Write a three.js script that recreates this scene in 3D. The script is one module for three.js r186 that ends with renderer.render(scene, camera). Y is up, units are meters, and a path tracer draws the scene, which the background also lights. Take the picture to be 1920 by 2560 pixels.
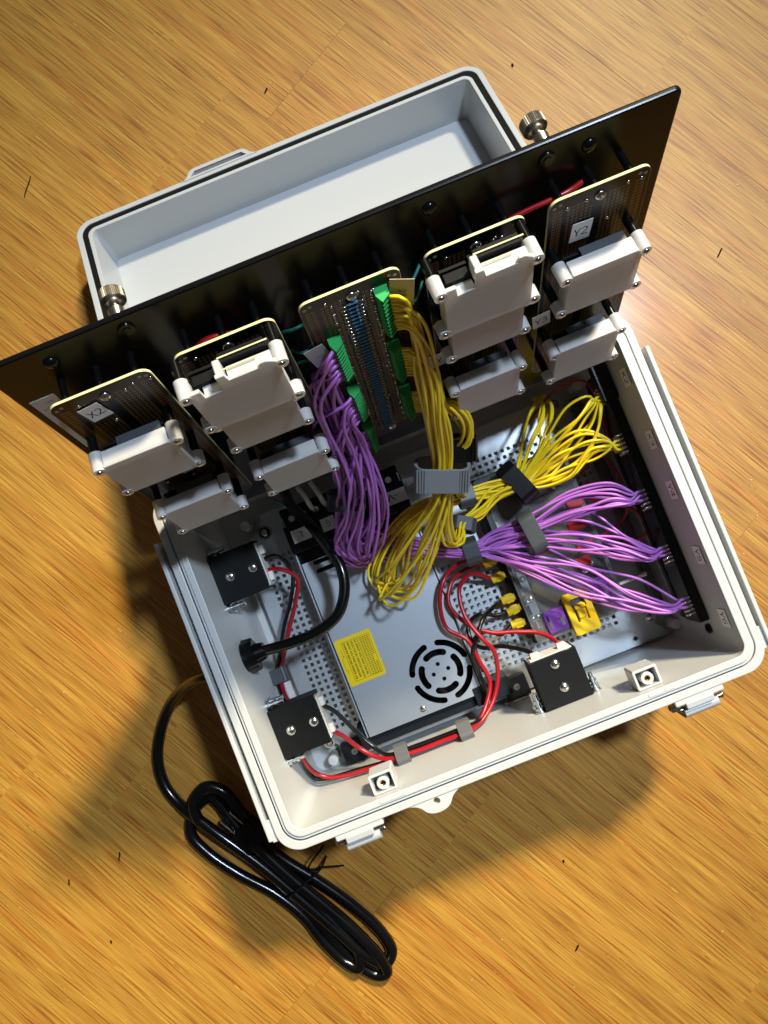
import * as THREE from 'three';
import { RoundedBoxGeometry } from 'three/addons/geometries/RoundedBoxGeometry.js';
import { mergeGeometries } from 'three/addons/utils/BufferGeometryUtils.js';
import { ImprovedNoise } from 'three/addons/math/ImprovedNoise.js';

// ---------- camera, light, exposure ----------
const scene = new THREE.Scene();
const camera = new THREE.PerspectiveCamera(67.28, 3 / 4, 0.02, 30);
camera.position.set(-0.02224, 0.75002, -0.0475);
camera.up.set(0.3728, 0.0305, -0.9274);
camera.lookAt(-0.02224 - 0.01459, 0.75002 - 0.99914, -0.0475 - 0.03876);
const renderer = new THREE.WebGLRenderer({ antialias: true });
renderer.toneMapping = THREE.LinearToneMapping;
renderer.toneMappingExposure = 0.9;
renderer.shadowMap.enabled = true;
scene.background = new THREE.Color().setRGB(0.056, 0.055, 0.054);      // dim light of the room all round
function lamp(name, color, intensity, at, aim, angle, size) {
  const l = new THREE.SpotLight(color, intensity, 0, angle, 0.35, 2);
  l.name = name; l.position.set(...at); l.target.position.set(...aim);
  l.castShadow = true; l.shadow.radius = size / 0.02; l.shadow.mapSize.set(2048, 2048);
  l.shadow.camera.near = 0.3; l.shadow.camera.far = 6;
  scene.add(l, l.target); return l;
}
lamp('warm_lamp', new THREE.Color().setRGB(1.0, 0.88, 0.62), 250, [2.78, 4.0, -3.3], [-0.22, 0, 0.2], 0.125, 0.3).penumbra = 1;       // main lamp, behind and to the right
lamp('ceiling_lamp', new THREE.Color().setRGB(0.74, 0.90, 1.10), 21, [1.06, 2.6, -0.62], [0, 0.05, 0], 0.5, 0.12);             // its glare lies on the floor beside the panel

// ---------- helpers (all shapes are written in millimetres) ----------
let seed = 7;
const rnd = () => { seed = (seed * 1664525 + 1013904223) >>> 0; return seed / 4294967296; };
const rr = (a, b) => a + (b - a) * rnd();
const MM = 0.001, PI = Math.PI;
const V3 = (x, y, z) => new THREE.Vector3(x, y, z);
const M = (o) => new THREE.MeshPhysicalMaterial(o);
const rgb = (r, g, b) => new THREE.Color().setRGB(r, g, b);
const taken = {};
const numbered = (n) => { const k = (taken[n] = (taken[n] ?? -1) + 1); return k ? n + '_' + String(k).padStart(3, '0') : n; };
function merge(g) {
  g = [].concat(g).map((q) => { const r = q.index ? q.toNonIndexed() : q.clone(); for (const k of Object.keys(r.attributes)) if (!['position', 'normal', 'uv'].includes(k)) r.deleteAttribute(k); r.clearGroups(); return r; });
  return g.length > 1 ? mergeGeometries(g) : g[0];
}
function part(parent, name, geos, mat) {
  const g = merge(geos); g.scale(MM, MM, MM);
  const m = new THREE.Mesh(g, mat); m.name = name; m.castShadow = m.receiveShadow = true; parent.add(m); return m;
}
function thing(name, label, category, at = [0, 0, 0], group) {
  const o = new THREE.Group(); o.name = numbered(name); o.position.set(at[0] * MM, at[1] * MM, at[2] * MM);
  o.userData = { label, category }; if (group) o.userData.group = group; scene.add(o); return o;
}
function solo(name, label, category, geos, mat, group) {
  const m = part(scene, numbered(name), geos, mat); m.userData = { label, category }; if (group) m.userData.group = group; return m;
}
const T = (g, x, y, z) => g.translate(x, y, z);
function bx(w, h, d, x = 0, y = 0, z = 0, b = 0) { return T(b ? new RoundedBoxGeometry(w, h, d, 2, b) : new THREE.BoxGeometry(w, h, d), x, y, z); }
function cyl(r, h, x = 0, y = 0, z = 0, axis = 'y', r2 = r, seg = 20) {
  const g = new THREE.CylinderGeometry(r2, r, h, seg); if (axis === 'z') g.rotateX(PI / 2); if (axis === 'x') g.rotateZ(-PI / 2); return T(g, x, y, z);
}
function dome(r, h, x, y, z, axis = 'y') {              // low rounded screw head on a face, bulging along the axis
  const g = new THREE.SphereGeometry(r, 18, 7, 0, 2 * PI, 0, PI / 2).scale(1, h / r, 1);
  if (axis === 'z') g.rotateX(PI / 2); if (axis === 'x') g.rotateZ(-PI / 2); if (axis === '-x') g.rotateZ(PI / 2); if (axis === '-z') g.rotateX(-PI / 2); return T(g, x, y, z);
}
function rrect(P, w, d, r, cx = 0, cy = 0) {             // rounded rectangle outline, half sizes w, d
  P.moveTo(cx - w + r, cy - d); P.lineTo(cx + w - r, cy - d); P.absarc(cx + w - r, cy - d + r, r, -PI / 2, 0);
  P.lineTo(cx + w, cy + d - r); P.absarc(cx + w - r, cy + d - r, r, 0, PI / 2); P.lineTo(cx - w + r, cy + d); P.absarc(cx - w + r, cy + d - r, r, PI / 2, PI);
  P.lineTo(cx - w, cy - d + r); P.absarc(cx - w + r, cy - d + r, r, PI, 1.5 * PI); return P;
}
function ext(shape, depth, bevel = 0, seg = 8) {
  return new THREE.ExtrudeGeometry(shape, { depth: depth - 2 * bevel, curveSegments: seg, bevelEnabled: bevel > 0, bevelThickness: bevel, bevelSize: bevel, bevelOffset: -bevel, bevelSegments: 2 }).translate(0, 0, bevel);
}
const flat = (shape, y0, h, bevel = 0, seg = 8) => T(ext(shape, h, bevel, seg).rotateX(-PI / 2), 0, y0, 0);   // shape y is world -z
function ring(wo, do_, ro, wi, di, ri, y0, h, bevel = 0, cz = 0) {
  const s = rrect(new THREE.Shape(), wo, do_, ro, 0, -cz); s.holes.push(rrect(new THREE.Path(), wi, di, ri, 0, -cz)); return flat(s, y0, h, bevel);
}
function poly(pts) { const s = new THREE.Shape(); pts.forEach((p, i) => (i ? s.lineTo(...p) : s.moveTo(...p))); return s; }
const curve = (pts) => new THREE.CatmullRomCurve3(pts.map((p) => (p.isVector3 ? p : V3(p[0], p[1], p[2]))), false, 'centripetal');
const tube = (pts, r, n = 60, k = 10) => new THREE.TubeGeometry(curve(pts), n, r, k, false);
function cross(r, t, y, axisMat) { return [bx(r * 1.25, t, r * 0.3, 0, y, 0), bx(r * 0.3, t, r * 1.25, 0, y, 0)]; }
function canvas(w, h, draw) { const c = document.createElement('canvas'); c.width = w; c.height = h; draw(c.getContext('2d'), w, h); const t = new THREE.CanvasTexture(c); t.colorSpace = THREE.SRGBColorSpace; t.anisotropy = 8; return t; }
function paperText(text, w = 128, h = 96, size = 64, bg = '#d9d8d6') {
  return M({ roughness: 0.6, map: canvas(w, h, (x) => { x.fillStyle = bg; x.fillRect(0, 0, w, h); x.fillStyle = '#15151a'; x.font = size + 'px sans-serif'; x.textAlign = 'center'; x.textBaseline = 'middle'; [].concat(text).forEach((t, i, a) => x.fillText(t, w / 2, h / 2 + (i - (a.length - 1) / 2) * size * 1.2 + size * 0.05)); }) });
}
// thin card with its picture on the +z face
const card = (w, h) => bx(w, h, 0.25);

// ---------- materials ----------
const noise = new ImprovedNoise();
function grain(size, f, lo, hi) {
  const d = new Uint8Array(size * size * 4);
  for (let i = 0; i < size * size; i++) { const x = i % size, y = (i / size) | 0; const v = lo + (hi - lo) * (0.5 + 0.3 * noise.noise(x * f, y * f, 3.1) + 0.2 * (rnd() - 0.5) * 2); d[i * 4] = d[i * 4 + 1] = d[i * 4 + 2] = Math.max(0, Math.min(255, v)); d[i * 4 + 3] = 255; }
  const t = new THREE.DataTexture(d, size, size); t.wrapS = t.wrapT = THREE.RepeatWrapping; t.magFilter = THREE.LinearFilter; t.needsUpdate = true; return t;
}
const fineGrain = grain(256, 0.35, 60, 200);
const caseGrey = M({ color: rgb(0.57, 0.575, 0.565), roughness: 0.42, clearcoat: 0.15, clearcoatRoughness: 0.25 });
const lidGrey = M({ color: rgb(0.46, 0.475, 0.49), roughness: 0.3, clearcoat: 0.16, clearcoatRoughness: 0.18 });
const gasketBlack = M({ color: rgb(0.005, 0.005, 0.005), roughness: 0.8, specularIntensity: 0.3 });
const panelBlack = M({ color: rgb(0.004, 0.004, 0.0045), roughness: 0.25, specularIntensity: 0.4 });
const steel = M({ color: rgb(0.62, 0.62, 0.6), metalness: 1, roughness: 0.22 });
const nickel = M({ color: rgb(0.66, 0.62, 0.55), metalness: 1, roughness: 0.25 });
const zinc = M({ color: rgb(0.6, 0.64, 0.66), metalness: 1, roughness: 0.3 });
const darkSteel = M({ color: rgb(0.25, 0.25, 0.25), metalness: 1, roughness: 0.35 });
const brass = M({ color: rgb(0.7, 0.47, 0.16), metalness: 1, roughness: 0.25 });
const galv = M({ color: rgb(0.5, 0.53, 0.56), metalness: 0.75, roughness: 0.42, roughnessMap: null });
const aluminium = M({ color: rgb(0.46, 0.5, 0.55), metalness: 0.8, roughness: 0.45, bumpMap: fineGrain, bumpScale: 0.00004 });
const blackPowder = M({ color: rgb(0.006, 0.006, 0.0065), roughness: 0.5, specularIntensity: 0.35, bumpMap: fineGrain, bumpScale: 0.00005 });
const blackPlastic = M({ color: rgb(0.004, 0.004, 0.0045), roughness: 0.2, specularIntensity: 0.6 });
const navyPlastic = M({ color: rgb(0.007, 0.009, 0.014), roughness: 0.5, specularIntensity: 0.4 });
const blackRubber = M({ color: rgb(0.003, 0.003, 0.0033), roughness: 0.2 });
const blackWire = M({ color: rgb(0.004, 0.004, 0.004), roughness: 0.25 });
const redWire = M({ color: rgb(0.34, 0.005, 0.012), roughness: 0.3 });
const yellowWire = M({ color: rgb(0.90, 0.66, 0.015), roughness: 0.36 });
const purpleWire = M({ color: rgb(0.46, 0.15, 0.56), roughness: 0.4 });
const tealWire = M({ color: rgb(0.01, 0.16, 0.13), roughness: 0.4 });
const printed = M({ color: rgb(0.80, 0.79, 0.78), roughness: 0.5, transmission: 0.5, thickness: 0, bumpMap: fineGrain, bumpScale: 0.00008 });
const boardEdge = M({ color: rgb(0.62, 0.6, 0.3), roughness: 0.6 });
const greenBlock = M({ color: rgb(0.03, 0.36, 0.09), roughness: 0.38 });
const clipGrey = M({ color: rgb(0.24, 0.24, 0.245), roughness: 0.45 });
const clipSlate = M({ color: rgb(0.10, 0.10, 0.105), roughness: 0.45 });
const clipDark = M({ color: rgb(0.045, 0.05, 0.056), roughness: 0.45 });
const clipBlack = M({ color: rgb(0.005, 0.005, 0.0055), roughness: 0.25 });
const crimpYellow = M({ color: rgb(0.78, 0.52, 0.01), roughness: 0.35 });
const clearPlastic = M({ color: rgb(0.94, 0.95, 0.95), roughness: 0.12, transmission: 0.94, thickness: 0 });
const fusePurple = M({ color: rgb(0.16, 0.04, 0.30), roughness: 0.25, clearcoat: 0.4 });
const fuseRed = M({ color: rgb(0.5, 0.01, 0.015), roughness: 0.3 });
const resistorBlue = M({ color: rgb(0.05, 0.19, 0.36), roughness: 0.4 });
const whitePlastic = M({ color: rgb(0.72, 0.71, 0.69), roughness: 0.45 });
const ceramic = M({ color: rgb(0.75, 0.72, 0.66), roughness: 0.5 });

// ---------- wooden floor: strand bamboo planks ----------
const TW = 2048, TH = 2048;
function woodTextures() {
  const col = new Uint8Array(TW * TH * 4), bmp = new Uint8Array(TW * TH * 4);
  const nodes = []; for (let i = 0; i < 700; i++) nodes.push([rnd() * TW, rnd() * TH, rr(4, 13), rr(1.5, 5.5), rr(-1, 1)]);
  const mark = new Float32Array(TW * TH);
  for (const [cx, cy, a, b, s] of nodes) for (let y = -12; y <= 12; y++) for (let x = -34; x <= 34; x++) {
    const q = Math.hypot(x / a, y / b); if (q > 2) continue; const px = (cx + x + TW) % TW | 0, py = (cy + y + TH) % TH | 0;
    mark[py * TW + px] += s * Math.sin(q * 4.2) * Math.exp(-q * q * 0.8);
  }
  const N = (x, y, z) => noise.noise(x, y, z);
  for (let y = 0; y < TH; y++) for (let x = 0; x < TW; x++) {
    const wob = N(x * 0.004, y * 0.006, 9) * 7;                       // strands drift a little
    const yy = y + wob;
    const broad = N(x * 0.0012, yy * 0.02, 1), mid = N(x * 0.0035, yy * 0.1, 2), fine = N(x * 0.012, yy * 0.27, 4), hair = N(x * 0.02, yy * 0.62, 6);
    const line = Math.pow(Math.max(0, N(x * 0.011, yy * 0.2, 12) * 1.6), 1.6);
    const i = y * TW + x, k = mark[i];
    let v = 0.60 + 0.22 * broad + 0.24 * mid + 0.38 * fine + 0.26 * hair - 0.72 * line + 0.4 * k;
    v = Math.max(0, Math.min(1, v));
    const red = Math.max(0, N(x * 0.003, yy * 0.03, 21));             // some strands are redder
    const r = 140 + 66 * v + 4 * red, g = 88 + 70 * v - 12 * red, b = 25 + 40 * v - 8 * red;
    col.set([r, g, b, 255], i * 4);
    const h = 128 + 55 * mid + 50 * fine + 30 * hair - 90 * line + 26 * k; const hb = Math.max(0, Math.min(255, h)); bmp.set([hb, hb, hb, 255], i * 4);
  }
  return [col, bmp].map((d, j) => { const t = new THREE.DataTexture(d, TW, TH); t.wrapS = t.wrapT = THREE.RepeatWrapping; t.magFilter = THREE.LinearFilter; t.minFilter = THREE.LinearMipmapLinearFilter; t.generateMipmaps = true; if (!j) t.colorSpace = THREE.SRGBColorSpace; t.needsUpdate = true; return t; });
}
const [woodMap, woodBump] = woodTextures();
const woods = [[1, 1, 1], [0.96, 0.94, 0.92], [1.0, 0.97, 0.94], [0.94, 0.94, 0.94]].map((c) => M({ color: rgb(...c), map: woodMap, bumpMap: woodBump, bumpScale: 0.0002, roughness: 0.5, clearcoat: 0.16, clearcoatRoughness: 0.18 }));
const floor = new THREE.Group(); floor.name = 'wooden_floor'; floor.userData = { kind: 'structure', label: 'golden bamboo plank floor with fine streaky grain' }; scene.add(floor);
const ALPHA = 61 * PI / 180; floor.rotation.y = -ALPHA;
{
  const edges = []; for (let w = 263 - 125 * 9; w < 1100; w += 125) edges.push(w);
  const joints = { 263: [153], 388: [148], '-237': [198], '-112': [-690], 13: [790], 138: [-560], '-362': [-420], '-487': [560] };
  edges.forEach((w0, i) => {
    const js = [-1700, ...(joints[w0] ?? [i % 2 ? -900 : 800]), 1700];
    for (let j = 0; j + 1 < js.length; j++) {
      const L = js[j + 1] - js[j] - 0.12, W = 125 - 0.12, g = new RoundedBoxGeometry(L, 12, W, 1, 0.22), p = g.attributes.position, uv = g.attributes.uv, ou = rnd(), ov = rnd();
      for (let k = 0; k < p.count; k++) uv.setXY(k, ou + p.getX(k) / 1150, ov + p.getZ(k) / 620);
      g.translate((js[j] + js[j + 1]) / 2, -6 - rr(0, 0.06), w0 + 62.5);
      part(floor, 'plank', g, woods[Math.floor(rnd() * 4)]);
    }
  });
  part(floor, 'underlay', bx(3400, 4, 2300, 0, -16, 0), M({ color: rgb(0.03, 0.02, 0.012), roughness: 0.9 }));
}

// ---------- grey equipment case ----------
const RIM = 150;
const kase = thing('equipment_case', 'open light grey plastic equipment case full of electronics on wooden floor', 'equipment case');
function draft(g, ytop, depth, kx, kz) {                 // walls lean in towards the bottom
  const p = g.attributes.position; for (let i = 0; i < p.count; i++) { const t = Math.max(0, (ytop - p.getY(i)) / depth); p.setX(i, p.getX(i) * (1 - kx * t)); p.setZ(i, p.getZ(i) * (1 - kz * t)); } g.computeVertexNormals(); return g;
}
part(kase, 'body', [draft(ring(193, 139, 15, 187.5, 133.6, 9, 4, 141), 145, 141, 0.02, 0.008), flat(rrect(new THREE.Shape(), 186, 134, 12), 0, 6, 0.8)], caseGrey);
part(kase, 'rim_lip', [ring(193, 139, 13, 187.5, 133.6, 9, 138, 12, 0.6), ring(195.2, 141.4, 15, 192.6, 138.6, 13, 138, 10.4, 0.4)], caseGrey);
{
  const s = rrect(new THREE.Shape(), 203, 149.3, 19); s.holes.push(rrect(new THREE.Path(), 196.8, 143.0, 16));
  part(kase, 'rim_flange', [flat(s, 137, 9.6, 0.7), ring(202, 148, 18, 190, 136, 12, 134, 4)], caseGrey);
}
for (const sx of [-1, 1]) part(kase, 'side_rail', [bx(3.6, 14, 250, sx * 208.2, 140, 10, 1), bx(6, 3, 249, sx * 204.2, 134.5, 10), bx(7, 2, 18, sx * 204, 143, 128, 0.5)], caseGrey);
{ // front lug with its hole
  const s = new THREE.Shape(); s.moveTo(-108, -147); s.lineTo(-46, -147); s.bezierCurveTo(-58, -150, -62, -151, -66, -157); s.bezierCurveTo(-70, -163, -84, -163, -88, -157); s.bezierCurveTo(-92, -150, -98, -150, -108, -148.5); s.lineTo(-108, -147);
  const h = new THREE.Path(); h.absellipse(-76.5, -152.6, 2.5, 2.5, 0, 2 * PI); s.holes.push(h);
  part(kase, 'mounting_lug', flat(s, 138, 7.6, 0.5, 14), caseGrey);
}
for (const cx of [-141, 142]) {
  part(kase, 'latch_seat', [bx(40, 9, 9, cx, 141.2, 149.8, 1.4)], caseGrey);
  const L = part(kase, 'latch', [bx(23, 7, 5.5, cx - 1, 143.5, 155.5, 1.2), cyl(4.2, 28, cx, 138.5, 161.5, 'x', 4.2, 24), bx(27.6, 12, 4, cx, 132, 163, 1)], lidGrey);
  part(L, 'latch_pin', [cyl(2.2, 34, cx + 1, 138.5, 159, 'x'), dome(2.6, 1.6, cx + 18, 138.5, 159, 'x'), bx(26, 20, 1.2, cx - 1, 126, 166.4, 0.4), bx(10, 9, 5, cx - 17.5, 134, 157, 1.5)], steel);
}
for (const cx of [-111, 111.3]) { // bosses with brass inserts on the front wall
  const s = new THREE.Shape(rrect(new THREE.Path(), 10, 8, 1.6).getPoints(4)); s.holes.push(rrect(new THREE.Path(), 8, 6.2, 0.8, 0, -0.4));
  const g = T(flat(s, 118, 23, 0.4), cx, 0, 125.2);
  const w = new THREE.Shape(); w.absarc(0, 0, 5.0, 0, 2 * PI); const wh = new THREE.Path(); wh.absarc(0, 0, 2.3, 0, 2 * PI); w.holes.push(wh);
  const B = part(kase, 'screw_boss', [g, T(flat(w, 119, 21.5, 0.4, 16), cx, 0, 126), bx(16, 3, 10, cx, 120, 126), bx(5.2, 16, 4, cx, 130, 131)], caseGrey);
  const b = new THREE.Shape(); b.absarc(0, 0, 2.28, 0, 2 * PI); const bh = new THREE.Path(); bh.absarc(0, 0, 1.45, 0, 2 * PI); b.holes.push(bh);
  part(B, 'brass_insert', [T(flat(b, 126, 13.6, 0.2, 16), cx, 0, 126), cyl(1.45, 1, cx, 127, 126)], brass);
  part(B, 'index_tab', bx(21, 0.7, 2.6, cx + 4, 150.1, 136.4, 0.3), caseGrey);
}
for (const [x, z] of [[180, 122], [-163, 122], [180, -118], [-160, -112]]) part(kase, 'floor_post', [cyl(5.2, 22, x, 16, z, 'y', 4.6)], whitePlastic);
for (const [t, z, y] of [['X2', -99, 137], ['X3', -45.5, 137], ['Y4', -2.5, 136], ['Y5', 53, 135], ['Y6', 106.5, 133]]) {
  const m = part(kase, 'wall_label', T(card(15, 14).rotateY(-PI / 2).rotateZ(-0.03), 186.6, y, z), paperText(t, 120, 112, 84, '#f6f4f3')); m.userData.label = 'small white paper label reading ' + t;
}
for (const [y, z] of [[94, 119.5], [60, 112]]) part(kase, 'wall_plug', [cyl(4.4, 3, 185.2, y, z, 'x', 4, 16), cyl(2.4, 4.5, 184.8, y, z, 'x', 2, 12)], blackPlastic);
{ // lid, opened past flat, its far edge down on the floor
  const lid = new THREE.Group(); lid.name = 'lid'; lid.position.set(0, RIM * MM, -0.1538); lid.rotation.x = -0.36; kase.add(lid); lid.userData.label = 'open lid with black rubber gasket lying back on the floor';
  const c = -150.5, hz = 147.5;
  part(lid, 'lid_shell', [ring(203, hz, 17, 197.6, hz - 5.4, 12, -14, 14, 0.6, c), ring(197.5, hz - 5.8, 12, 191.6, hz - 11, 9, -14, 11, 0, c), draft(T(ring(192, hz - 11.4, 9, 188.4, hz - 15.2, 6, -42, 42.2, 0.4, 0), 0, 0, 0), 0, 42, 0.022, 0.018).translate(0, 0, c), T(flat(rrect(new THREE.Shape(), 188, hz - 13, 8), -43.4, 3, 0.8), 0, 0, c)], lidGrey);
  part(lid, 'gasket', ring(197.4, hz - 5.6, 12, 192.4, hz - 10.8, 9.5, -3.4, 2.8, 0.4, c), gasketBlack);
  const s = new THREE.Shape(); s.moveTo(-97, 296); s.bezierCurveTo(-91, 298, -89, 299, -87, 302); s.bezierCurveTo(-84, 307, -82, 309, -77, 309); s.lineTo(-33, 309); s.bezierCurveTo(-28, 309, -27, 307, -24, 302); s.bezierCurveTo(-22, 299, -19, 298, -13, 296); s.lineTo(-97, 296);
  const h = poly([[-84.5, 299], [-79, 305.2], [-31, 305.2], [-26.5, 299]]); s.holes.push(h);
  part(lid, 'latch_loop', [flat(s, -11, 11, 0.6, 10), bx(56, 2, 9, -55, -9, -302)], lidGrey);
  part(lid, 'hinge', [cyl(3.2, 60, -120, -5, 1, 'x'), cyl(3.2, 60, 120, -5, 1, 'x'), bx(60, 6, 6, -120, -6, -2), bx(60, 6, 6, 120, -6, -2)], lidGrey);
}

// ---------- perforated mounting plate ----------
const plate = thing('mounting_plate', 'perforated galvanised steel plate covering the bottom of the case', 'mounting plate');
const PY = 18;
{
  const s = new THREE.Shape();
  s.moveTo(-152, -128); s.lineTo(165, -128); s.quadraticCurveTo(170, -128, 170, -122); s.bezierCurveTo(160, -116, 162, -106, 172, -104); s.lineTo(172, 98); s.bezierCurveTo(160, 102, 160, 110, 168, 118); s.lineTo(-145, 118); s.bezierCurveTo(-146, 104, -156, 98, -172, 98); s.lineTo(-172, -104); s.bezierCurveTo(-156, -106, -150, -114, -152, -128);
  const sq = (x, z, r = 1.65) => { const h = new THREE.Path(); h.moveTo(x - r, -z - r); h.lineTo(x - r, -z + r); h.lineTo(x + r, -z + r); h.lineTo(x + r, -z - r); h.lineTo(x - r, -z - r); s.holes.push(h); };
  const put = (x0, x1, z0, z1) => { for (let x = x0; x <= x1; x += 6.3) for (let z = z0; z <= z1; z += 6.3) sq(x, z); };
  put(-156.4, -124, -74, 100); put(-1.5, 50, -5, 103); put(55.2, 134, 96, 103); put(55.2, 150, -88, -68); put(150, 163, -50, -20);
  const h = new THREE.Path(); h.absarc(142, -122.5, 2.2, 0, 2 * PI); s.holes.push(h);
  part(plate, 'sheet', flat(s, PY - 1.4, 1.4), galv);
  part(plate, 'folded_edge', bx(310, 7, 1.2, 8, PY - 4, 128.8), galv);
}
for (const [x, z] of [[162, 109], [-162, 107], [154, -110], [-146, -100]]) {
  const w = part(plate, 'plate_screw', [cyl(5.4, 1, x, PY + 0.6, z, 'y', 5.2, 24), dome(3.9, 2.4, x, PY + 1, z)], steel);
}
part(plate, 'plate_spacer', [cyl(7, 1.2, -146, PY + 0.5, -100)], darkSteel);

// ---------- power supply ----------
const psu = thing('power_supply', 'flat grey aluminium power supply with round fan grille and yellow warning sticker', 'power supply');
{
  const x0 = -122.5, x1 = -8, z0 = -58, z1 = 110, yt = 48;
  const s = poly([[x0 + 2.2, -z1], [x1 - 2.2, -z1], [x1 - 2.2, -z0], [x0 + 2.2, -z0]]);
  const fx = -38.3, fz = -78.5;
  const slot = (r0, r1, a0, a1) => { const p = new THREE.Path(), rm = (r0 + r1) / 2, rc = (r1 - r0) / 2; p.absarc(fx, fz, r1, a0, a1); p.absarc(fx + rm * Math.cos(a1), fz + rm * Math.sin(a1), rc, a1, a1 + PI); p.absarc(fx, fz, r0, a1, a0, true); p.absarc(fx + rm * Math.cos(a0), fz + rm * Math.sin(a0), rc, a0 + PI, a0 + 2 * PI); s.holes.push(p); };
  for (let k = 0; k < 4; k++) { slot(23.4, 28.8, k * PI / 2 + 0.25, (k + 1) * PI / 2 - 0.25); slot(14.6, 20.4, k * PI / 2 - PI / 4 + 0.30, k * PI / 2 + PI / 4 - 0.30); const h = new THREE.Path(), a = k * PI / 2 + 0.05; h.absarc(fx + 7.2 * Math.cos(a), fz + 7.2 * Math.sin(a), 1.9, 0, 2 * PI); s.holes.push(h); }
  for (const z of [-55, -47]) for (const c of [-93]) { const h = new THREE.Path(); h.moveTo(c - 15, -z - 2); h.lineTo(c + 15, -z - 2); h.absarc(c + 15, -z, 2, -PI / 2, PI / 2); h.lineTo(c - 15, -z + 2); h.absarc(c - 15, -z, 2, PI / 2, 1.5 * PI); s.holes.push(h); }
  part(psu, 'cover', [flat(s, yt - 1, 1, 0.0, 16), bx(110, 27, 1, (x0 + x1) / 2, 33, 109.5)], aluminium);
  part(psu, 'chassis', [bx(117.5, 2, 214, (x0 + x1) / 2, 19.2, 3), bx(1.2, 28, 214, x0 + 0.3, 33.2, 3), bx(1.2, 28, 214, x1 - 0.3, 33.2, 3)], aluminium);
  part(psu, 'interior', bx(112, 14, 166, (x0 + x1) / 2, 27.4, 26), blackPlastic);
  const blades = []; for (let k = 0; k < 7; k++) { const g = bx(17, 0.8, 9, 17.5, 0, 0); g.rotateX(0.5); g.rotateY(k * 2 * PI / 7); blades.push(T(g, fx, 39, -fz)); }
  part(psu, 'fan', [...blades, cyl(10, 8, fx, 40, -fz, 'y', 9.4, 24)], blackPlastic);
  part(psu, 'cover_screw', [dome(3.1, 1.1, -66, 48, 104)], steel);
  // sticker: its lines run towards the front of the case
  const tex = canvas(704, 560, (c) => {
    c.fillStyle = '#e8c90c'; c.fillRect(0, 0, 704, 560); c.strokeStyle = c.fillStyle = '#1c1a08'; c.lineWidth = 4;
    c.strokeRect(60, 40, 590, 170); c.strokeRect(60, 225, 590, 235);
    for (let r = 0; r < 4; r++) for (let k = 0; k < 23; k++) { const X = 76 + k * 25, W = 60 + r * 36; if (r === 0 && k > 11 && k < 16) continue; c.fillRect(X, W, 18, 4); c.fillRect(X + 3, W + 9, 14, 4); c.fillRect(X + 7, W - 3, 4, 24); c.fillRect(X + 1, W + 18, 18, 4); }
    c.font = 'bold 42px sans-serif'; c.textBaseline = 'middle';
    ['AC INPUT VOLTAGE CAN BE', 'SELECTED BY SWITCH CHECK', 'INPUT VOLTAGE AVOIDING', 'DAMAGE BEFORE POWER ON.'].forEach((t, i) => c.fillText(t, 72, 258 + i * 56, 566));
    c.beginPath(); c.moveTo(150, 500); c.lineTo(250, 500); c.lineTo(250, 480); c.moveTo(250, 500); c.lineTo(300, 530); c.lineTo(460, 530); c.lineTo(460, 505); c.lineTo(520, 520); c.stroke();
  });
  const ss = rrect(new THREE.Shape(), 22, 17.6, 2.5), g = ext(ss, 0.2), uv = g.attributes.uv, p = g.attributes.position;
  for (let i = 0; i < p.count; i++) uv.setXY(i, p.getX(i) / 44 + 0.5, p.getY(i) / 35.2 + 0.5);
  g.applyMatrix4(new THREE.Matrix4().makeBasis(V3(0, 0, 1), V3(1, 0, 0), V3(0, 1, 0)));
  const st = part(psu, 'warning_sticker', T(g, -102, 48.05, 40), M({ map: tex, roughness: 0.4 })); st.userData.label = 'yellow warning sticker about AC input voltage';
  // terminal end at the back
  part(psu, 'terminal_cover', [bx(116, 16, 26, (x0 + x1) / 2, 47.5, -82, 1), bx(118, 22, 20, (x0 + x1) / 2, 30, -92), bx(116, 8, 10, (x0 + x1) / 2, 40, -63, 1)], blackPlastic);
  const ts = []; for (let k = 0; k < 9; k++) ts.push(cyl(3, 3, -114 + k * 12, 42.2, -101, 'y', 3, 12));
  part(psu, 'terminal_block', [bx(116, 20, 16, (x0 + x1) / 2, 30, -104)], blackPlastic); part(psu, 'terminal_screw', ts, steel);
  for (const [t, x, z, w] of [['L', -109.5, -83.5, 17], ['G', -83, -83.5, 13], ['-V', -20, -83.5, 26], ['N', -57, -83.5, 14]]) {
    const c = card(w, 12); c.applyMatrix4(new THREE.Matrix4().makeBasis(V3(-1, 0, 0), V3(0, 0, 1), V3(0, 1, 0)));
    const m = part(psu, 'terminal_label', T(c, x, 55.75, z), paperText(t, 160, 110, 72, '#dfe2e6')); m.userData.label = 'white paper label reading ' + t;
  }
}
// ---------- printed clamp bar in front of the power supply ----------
const bar = thing('clamp_bar', 'dark printed clamp bar with screw tabs holding the power supply end', 'bracket');
part(bar, 'bar', [bx(142, 22, 10.5, -60, 31, 115.6, 1), bx(34, 31, 17, -1.5, 33.5, 112, 0.8), bx(6, 26, 22, -127, 32, 110, 0.8)], navyPlastic);
for (const [x, z] of [[-141, 121], [21, 121]]) { const t = part(bar, 'tab', bx(22, 10, 20, x, 24, z, 0.8), navyPlastic); part(t, 'screw', [cyl(3.2, 0.9, x, 29.4, z, 'y', 2.8), ], zinc); part(t, 'screw_recess', [bx(3.6, 0.12, 0.8, x, 29.9, z), bx(0.8, 0.13, 3.6, x, 29.9, z)], darkSteel); }

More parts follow.
